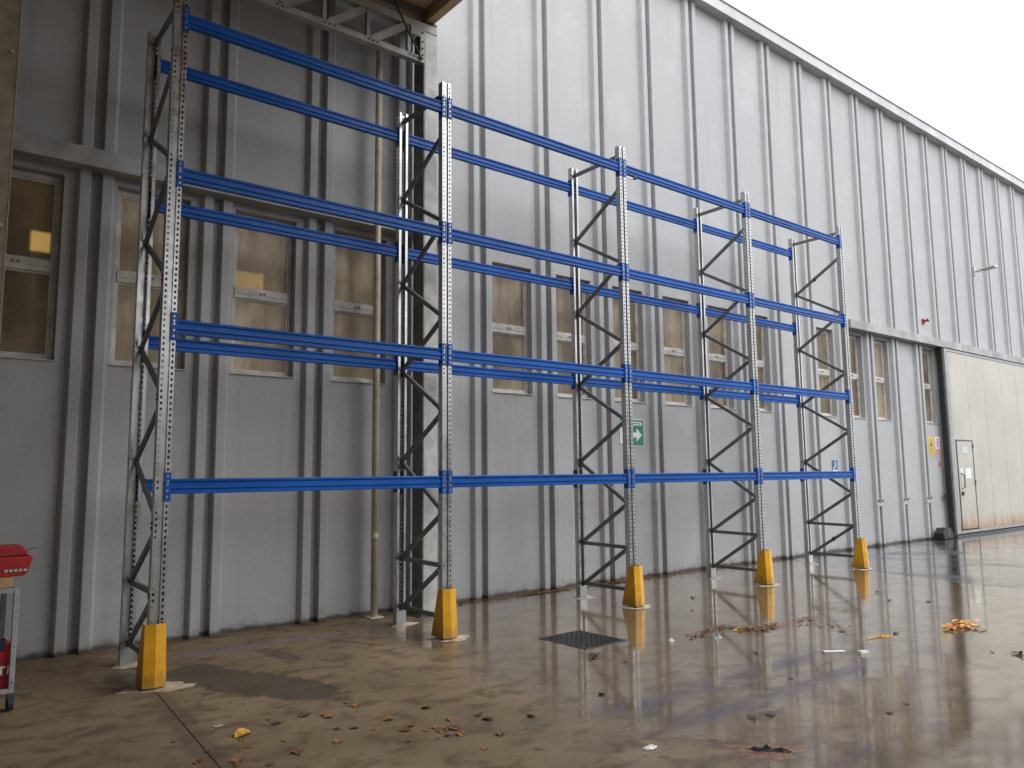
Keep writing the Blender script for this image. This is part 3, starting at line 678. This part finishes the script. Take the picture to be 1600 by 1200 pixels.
m = MB(); m.box(-.06, .06, -.03, 0, -.12, .12); m.tube([(0, -.02, -.02), (0, -.25, .0)], .028, 8); m.build('lamp_arm', M['lamp_head'], s)
m = MB(); m.prism([(-.11, 0), (.11, 0), (.13, .03), (.06, .075), (-.06, .075), (-.13, .03)], (0, -.22, -.03), (1, 0, 0), (0, 0, 1), (0, -.34, .03)); m.build('lamp_housing', M['lamp_head'], s, bevel=.006)
s = thing('rubber_block', 'black rubber block on the ground against the wall beside the sliding door', 'rubber block', (18.12, 1.52, 0))
m = MB(); m.prism([(-.25, 0), (.25, 0), (.27, .13), (.15, .26), (-.13, .27), (-.26, .15)], (0, -.10, 0), (1, 0, 0), (0, 0, 1), (0, .22, 0)); m.build('block_body', M['dark'], s, bevel=.02)
m = MB(); m.tube([(0, -.10, .14), (0, -.108, .14)], .07, 14); m.build('block_recess', M['steel_dark'], s)

# ------------------------------------------------------------------ floor plate in the yard
mc = thing('manhole_cover', 'square dark steel floor plate with raised tread set in the wet concrete', 'manhole cover', (3.79, -.96, 0), R(2))
m = MB(); a, b = .29, .34
m.box(-a, a, -b, -b + .02, .0, .006); m.box(-a, a, b - .02, b, .0, .006); m.box(-a, -a + .02, -b + .02, b - .02, 0, .006); m.box(a - .02, a, -b + .02, b - .02, 0, .006); m.build('cover_frame', M['steel_dark'], mc)
m = MB(); m.box(-a + .023, a - .023, -b + .023, b - .023, .0, .004); M['plate'] = simple('wet_plate', (0.014, 0.014, 0.015), 0.3, 0.3, .3, 12); m.build('cover_plate', M['plate'], mc)
m = MB(); nx, ny = 15, 18
for i in range(nx):
    for j in range(ny):
        x, y = -a + .045 + i * (2 * a - .09) / (nx - 1), -b + .045 + j * (2 * b - .09) / (ny - 1); t = R(45 if (i + j) % 2 else -45)
        d = Vector((math.cos(t), math.sin(t), 0)) * .013; m.bar(Vector((x, y, .0052)) - d, Vector((x, y, .0052)) + d, .0028, .006, (0, 0, 1))
o = m.build('tread', M['plate'], mc); o['kind'] = 'stuff'

# ------------------------------------------------------------------ tool cart at the left edge
ct = thing('tool_cart', 'grey steel tool trolley with open shelves on black castors at the left edge', 'trolley', (-.955, .0, 0), R(4))
CW, CDp, CZ0, CZ1 = .62, .46, .125, .865
for x in (-CW, -.035):
    for y in (0, CDp):
        m = MB(); m.box(x, x + .035, y, y + .035, CZ0, CZ1); m.build('cart_post', M['cart'] if y == 0 else M['steel_dark'], ct, bevel=.003)
        m = MB(); m.tube([(x + .0, y + .03, .055), (x + .035, y + .03, .055)], .055, 16); cs = m.build('castor', M['dark'], ct)
        m = MB(); m.box(x - .004, x + .039, y + .0, y + .05, .09, CZ0); m.build('castor_fork', M['steel_dark'], cs)
for z in (CZ0, CZ1 - .03):
    m = MB(); m.box(-CW + .035, -.035, .003, .02, z, z + .035); m.box(-CW + .035, -.035, CDp + .015, CDp + .032, z, z + .035); m.box(-.03, -.012, .035, CDp, z, z + .035); m.box(-CW + .012, -CW + .03, .035, CDp, z, z + .035)
    m.box(-CW + .03, -.03, .02, CDp + .015, z + .004, z + .012); m.build('shelf', M['cart'], ct, bevel=.002)
m = MB()
for z in (.2, .45, .7): m.tube([(-.017, .001, z), (-.017, -.003, z)], .006, 8)
m.build('rivets', M['steel_dark'], ct)
tc = thing('tool_case', 'red tool case with black latches and white letters on the lower shelf of the trolley', 'tool case', (-.945, .06, CZ0 + .013), R(4))
m = MB(); m.prism([(-.46, 0), (-.02, 0), (0, .03), (0, .25), (-.03, .33), (-.43, .33), (-.46, .25)], (0, .0, 0), (1, 0, 0), (0, 0, 1), (0, .30, 0)); m.build('case_body', M['red'], tc, bevel=.012)
m = MB(); m.box(-.458, -.002, -.004, .0, .085, .10); m.box(-.458, -.002, -.004, .0, .20, .215); m.build('case_rib', M['red_dk'], tc)
m = MB(); m.tube([(-.34, .02, .33), (-.32, .02, .385), (-.24, .02, .40), (-.16, .02, .385), (-.13, .02, .33)], .02, 8); m.box(-.12, -.075, -.008, .03, .28, .37); m.build('case_latch', M['dark'], tc, bevel=.005)
m = MB(); z0 = .115; m.box(-.118, -.068, -.006, -.0042, z0 + .045, z0 + .06); m.box(-.101, -.085, -.006, -.0042, z0, z0 + .045); m.box(-.055, -.039, -.006, -.0042, z0, z0 + .06); m.build('case_lettering', M['white'], tc)
wb = thing('cardboard_box', 'flat brown cardboard box on the top shelf of the trolley, under the red bag', 'box', (-1.0, .03, CZ1 + .006), R(3))
m = MB(); m.box(-.44, 0, 0, .30, 0, .075); m.build('box_body', M['wood'], wb, bevel=.003)
m = MB(); m.box(-.44, .002, .14, .17, .0752, .077); m.build('box_tape', M['pipe'], wb)
rb = thing('tool_bag', 'red folded tool bag lying on the cardboard box on top of the trolley', 'bag', (-.885, .05, CZ1 + .083), R(2))
m = MB(); m.prism([(-.5, 0), (-.045, 0), (-.02, .03), (.01, .13), (.0, .14), (-.5, .15)], (0, 0, 0), (1, 0, 0), (0, 0, 1), (0, .32, 0)); m.build('bag_body', M['red'], rb, bevel=.008)
m = MB(); m.prism([(-.5, .152), (-.01, .142), (-.05, .215), (-.5, .225)], (0, .03, 0), (1, 0, 0), (0, 0, 1), (0, .27, 0)); m.build('bag_flap', M['red'], rb, bevel=.008)
m = MB(); m.box(-.5, -.03, -.003, -.0005, .03, .055); m.build('bag_band', M['red_dk'], rb)
m = MB()
for i in range(5): m.box(-.05 - i * .03, -.03 - i * .03, -.005, -.0032, .034, .052)
m.build('bag_lettering', M['greyprint'], rb)
rd = MB(); rd.tube([(-1.10, .03, 1.10), (-.86, -.02, 1.155)], .004, 8); tag(rd.build('metal_rod', M['galv']), 'thin bright metal rod sticking out over the red tool bag', 'rod')

# ------------------------------------------------------------------ leaves and litter
def leaf_mesh(seed, mat, L=.07):
    rr = random.Random(seed); m = MB(); n = 7; bend = rr.uniform(-.5, 1.2); curl = rr.uniform(.3, 1.0); lob = rr.choice((0, .35))
    row = []
    for i in range(n + 1):
        t = i / n; wd = math.sin(math.pi * min(1, t * 1.02)) ** .7 * .36 * (1 + lob * math.cos(t * 15)) + .01
        zc = .10 * bend * math.sin(math.pi * t) + .03; ed = wd * curl * .55
        row.append([(t - .5, -wd, zc + ed * rr.uniform(.6, 1.3)), (t - .5, 0, zc), (t - .5, wd, zc + ed * rr.uniform(.4, 1.3))])
    for a, b in zip(row, row[1:]):
        for j in (0, 1): m.face([tuple(c * L for c in p) for p in (a[j], a[j + 1], b[j + 1], b[j])])
    m.bar((-.5 * L, 0, .03 * L), (-.85 * L, .05 * L, .04 * L), .0018, .0018, (0, 1, 0))
    return m.mesh('leaf', mat)
LM = {c: [leaf_mesh(11 * i + ord(c[0]), M['leaf_' + c], .062 + .012 * (i % 3)) for i in range(4)] for c in ('brown', 'rust', 'dark', 'yellow')}
def unpix(px, py):
    """ground point under a pixel of the 1600 x 1200 photograph (used once, to lay the litter out)"""
    mt = cam.rotation_euler.to_matrix(); d = mt @ Vector(((px - 800) / 1208.85, (600 - py) / 1208.85, -1)); t = -cam.location.z / d.z
    p = Vector(cam.location) + d * t; return p.x, p.y
LG = {'brown': ('dry brown leaf lying on the near concrete in front of the rack', 'brown leaves scattered over the near concrete'),
      'rust': ('rust orange leaf lying on the near concrete in front of the rack', 'rust orange leaves scattered over the near concrete'),
      'near_dark': ('nearly black rotten leaf lying on the near concrete in front of the rack', 'rotten dark leaves scattered over the near concrete'),
      'yellow': ('yellow leaf lying on the bare concrete near the first rack bay', None),
      'dark': ('dark soaked leaf stuck on the wet concrete', 'dark soaked leaves on the wet concrete')}
def leaf(px, py, c, s=1.0, lab='front', label=None):
    x, y = unpix(px, py); o = link('leaf', rnd.choice(LM[c]), None, (x, y, .001), (rnd.uniform(-.15, .15), rnd.uniform(-.15, .15), rnd.uniform(0, 6.28))); o.scale = (s, s, s)
    lab = {'brown': 'brown', 'rust': 'rust', 'dark': 'near_dark'}.get(c) if lab == 'front' else lab
    tag(o, label or LG[lab][0], 'leaf', None if label else LG[lab][1])
leaf(380, 1150, 'yellow', 1.5, label='large yellow leaf among brown leaves on the near concrete, left of centre')
for px, py in ((377, 1157), (420, 1125), (432, 1131), (470, 1114), (478, 1119), (505, 1118), (515, 1121), (445, 1158), (393, 1168), (310, 1192), (370, 1196), (376, 1190), (425, 1195), (322, 1175),
               (462, 1176), (470, 1178), (530, 1160), (552, 1138), (526, 1140), (585, 1140), (635, 1142), (640, 1136), (668, 1142), (680, 1138), (692, 1143), (712, 1139), (720, 1148), (700, 1150), (668, 1107), (662, 1105), (745, 1118),
               (760, 1124), (590, 1120), (610, 1125), (700, 1125), (545, 1098), (560, 1104), (780, 1148), (640, 1160), (760, 1170), (830, 1120), (270, 1160)):
    leaf(px + rnd.uniform(-3, 3), py, rnd.choice(('brown', 'rust', 'brown', 'rust', 'dark')), rnd.uniform(.5, 1.25))
for px, py, s_ in ((928, 1024, 1.7), (925, 1029, 1.3), (1083, 934, 1), (1081, 954, .9), (1315, 987, 1.2), (1400, 990, .9), (1590, 1022, 1.4), (1372, 926, 1.2), (1390, 938, .9), (1450, 940, 1.0), (1180, 1020, .8), (1235, 1060, .8), (1175, 1122, 1), (1205, 1116, 1.1), (1390, 1115, .9), (1415, 1100, .8), (975, 1035, 1), (940, 1085, .9), (1550, 1020, .8)):
    leaf(px, py, 'dark', s_, 'dark')
def litter(name, spots, n, spread, mats, seed, size=(.008, .03), flat=1.0):
    rr = random.Random(seed); m = MB()
    for _ in range(n):
        (ax, ay), (bx_, by_) = rr.choice(spots); t = rr.random(); g_ = abs(rr.gauss(0, 1)) 
        x = ax + (bx_ - ax) * t + rr.gauss(0, spread); y = ay + (by_ - ay) * t + rr.gauss(0, spread)
        if y > 1.66: y = 1.66 - rr.random() * .06
        s_ = rr.uniform(*size); a = rr.uniform(0, 6.28); u = Vector((math.cos(a), math.sin(a), rr.uniform(-.3, .3) * flat)) * s_; v = Vector((-math.sin(a), math.cos(a), rr.uniform(-.3, .3) * flat)) * s_ * rr.uniform(.3, .8)
        c = Vector((x, y, .003 + .004 * rr.random() + .3 * s_ * flat)); m.face([c - u, c - v * .9, c + u * .8, c + v], rr.randrange(len(mats)))
    o = m.build(name, mats); o['kind'] = 'stuff'; return o
up = unpix
LT = [M['leaf_rust'], M['leaf_brown'], M['leaf_dark']]
litter('leaf_litter', [(up(1075, 998), up(1125, 980)), (up(1125, 980), up(1190, 985)), (up(1160, 985), up(1215, 975)), (up(1190, 985), up(1215, 978))], 520, .035, LT, 3)
litter('leaf_litter', [(up(1215, 975), up(1320, 978)), (up(1240, 972), up(1270, 966))], 120, .05, LT, 4)
litter('leaf_litter', [((3.6, 1.68), (5.4, 1.66)), ((5.0, 1.66), (8.6, 1.66)), ((5.2, 1.64), (6.0, 1.66)), ((6.6, 1.66), (7.6, 1.66))], 700, .03, LT, 5, (.01, .035))
litter('leaf_litter', [((-1.4, 1.66), (3.3, 1.66))], 420, .04, [M['leaf_dark'], M['leaf_brown'], M['earth']], 6, (.006, .022))
litter('grit', [((-1.2, -2.2), (2.2, .9)), ((1.5, -3.2), (7, -.4)), ((-.8, -1.5), (3, 1.2))], 900, .5, [M['leaf_dark'], M['leaf_brown'], M['grout']], 8, (.003, .009), .5)
def crumple(name, px, py, rx, ry, h, mat, seed, label, cat, rz=0, seg=14):
    x, y = unpix(px, py); m = MB(); rr = random.Random(seed); N = 10
    g_ = [[None] * (N + 1) for _ in range(N + 1)]
    for i in range(N + 1):
        for j in range(N + 1):
            u, v = i / N * 2 - 1, j / N * 2 - 1; r = max(abs(u), abs(v)); k = 1 + .35 * mnoise.noise(Vector((u * 2 + seed, v * 2, 1)))
            z = max(.002, h * .55 * (1 - r ** 4) * (0.15 + 1.9 * abs(mnoise.noise(Vector((u * 2.7, v * 2.7 + seed, 3)))))) + .002
            q = math.hypot(u, v) or 1; f = r / q
            g_[i][j] = (u * f * rx * k, v * f * ry * k, z)
    for i in range(N):
        for j in range(N): m.face([g_[i][j], g_[i + 1][j], g_[i + 1][j + 1], g_[i][j + 1]])
    return tag(m.build(name, mat, None, (x, y, 0), (0, 0, R(rz))), label, cat)
litter('plastic_shreds', [(up(1478, 985), up(1500, 978)), (up(1495, 977), up(1522, 972)), (up(1490, 982), up(1532, 981))], 90, .035, [M['orange'], M['leaf_yellow'], M['orange']], 17, (.02, .06), 1.4)
crumple('plastic_scrap', 1381, 995, .05, .05, .05, M['leaf_yellow'], 5, 'small yellow plastic scrap on the wet concrete, left of the orange shreds', 'plastic scrap')
bq = MB(); x0, y0 = unpix(1355, 1000); x1, y1 = unpix(1380, 995); bq.tube([(x0, y0, .006), ((x0 + x1) / 2, (y0 + y1) / 2 + .02, .012), (x1, y1, .01)], .006, 6); tag(bq.build('plastic_strip', M['leaf_yellow']), 'thin yellow plastic strip trailing from the yellow scrap on the floor', 'plastic strip')
crumple('yellow_scrap', 1152, 985, .06, .04, .03, M['leaf_yellow'], 9, 'yellow leaf scrap on the heap of rust coloured leaf litter', 'leaf')
crumple('foil_scrap', 1122, 997, .045, .03, .05, M['galv'], 7, 'crumpled silver foil beside the rust coloured leaf litter', 'foil')
crumple('paper_scrap', 1049, 1002, .035, .025, .05, M['white'], 12, 'white crumpled paper scrap at the left end of the leaf litter', 'paper')
bq = MB(); bq.box(-.10, .10, -.022, .022, 0.002, .012); x, y = unpix(1303, 1019); tag(bq.build('plaster_strip', M['white'], None, (x, y, 0), (0, 0, R(-35))), 'flat white strip lying on the wet concrete', 'strip')
bq = MB(); bq.prism([(-.05, 0), (.05, 0), (.045, .02), (-.04, .026)], (0, -.03, 0), (1, 0, 0), (0, 0, 1), (0, .05, 0)); x, y = unpix(1348, 1021); tag(bq.build('plaster_piece', M['white'], None, (x, y, 0.001), (0, 0, R(-20))), 'small white block lying to the right of the white strip', 'block')
x, y = unpix(1202, 1173); cl = blob('clay_smear', M['clay'], x, y, .20, .13, .006, 91, yard, R(-35), 0, .5)
crumple('plastic_wrap', 1200, 1174, .12, .035, .05, M['dark'], 21, 'dark twisted plastic wrapper on the reddish clay smear in the foreground', 'wrapper', -50)
crumple('paper_scrap', 1016, 1169, .05, .03, .03, M['white'], 31, 'white torn paper scrap in the near foreground', 'paper')
crumple('paper_scrap', 340, 1135, .035, .022, .02, M['grout'], 33, 'pale grey paper scrap left of the yellow leaf on the near concrete', 'paper')
x, y = unpix(766, 929); m = MB(); m.tube([(0, 0, .003), (0, 0, .02), (0, 0, .05), (0, 0, .075), (0, 0, .085)], [.035, .05, .055, .04, .015], 14)
tag(m.build('red_ball', M['red'], None, (x, y, 0), (.3, .2, 0), smooth=True), 'small red ball at the foot of the wall right of the second rack frame', 'ball')
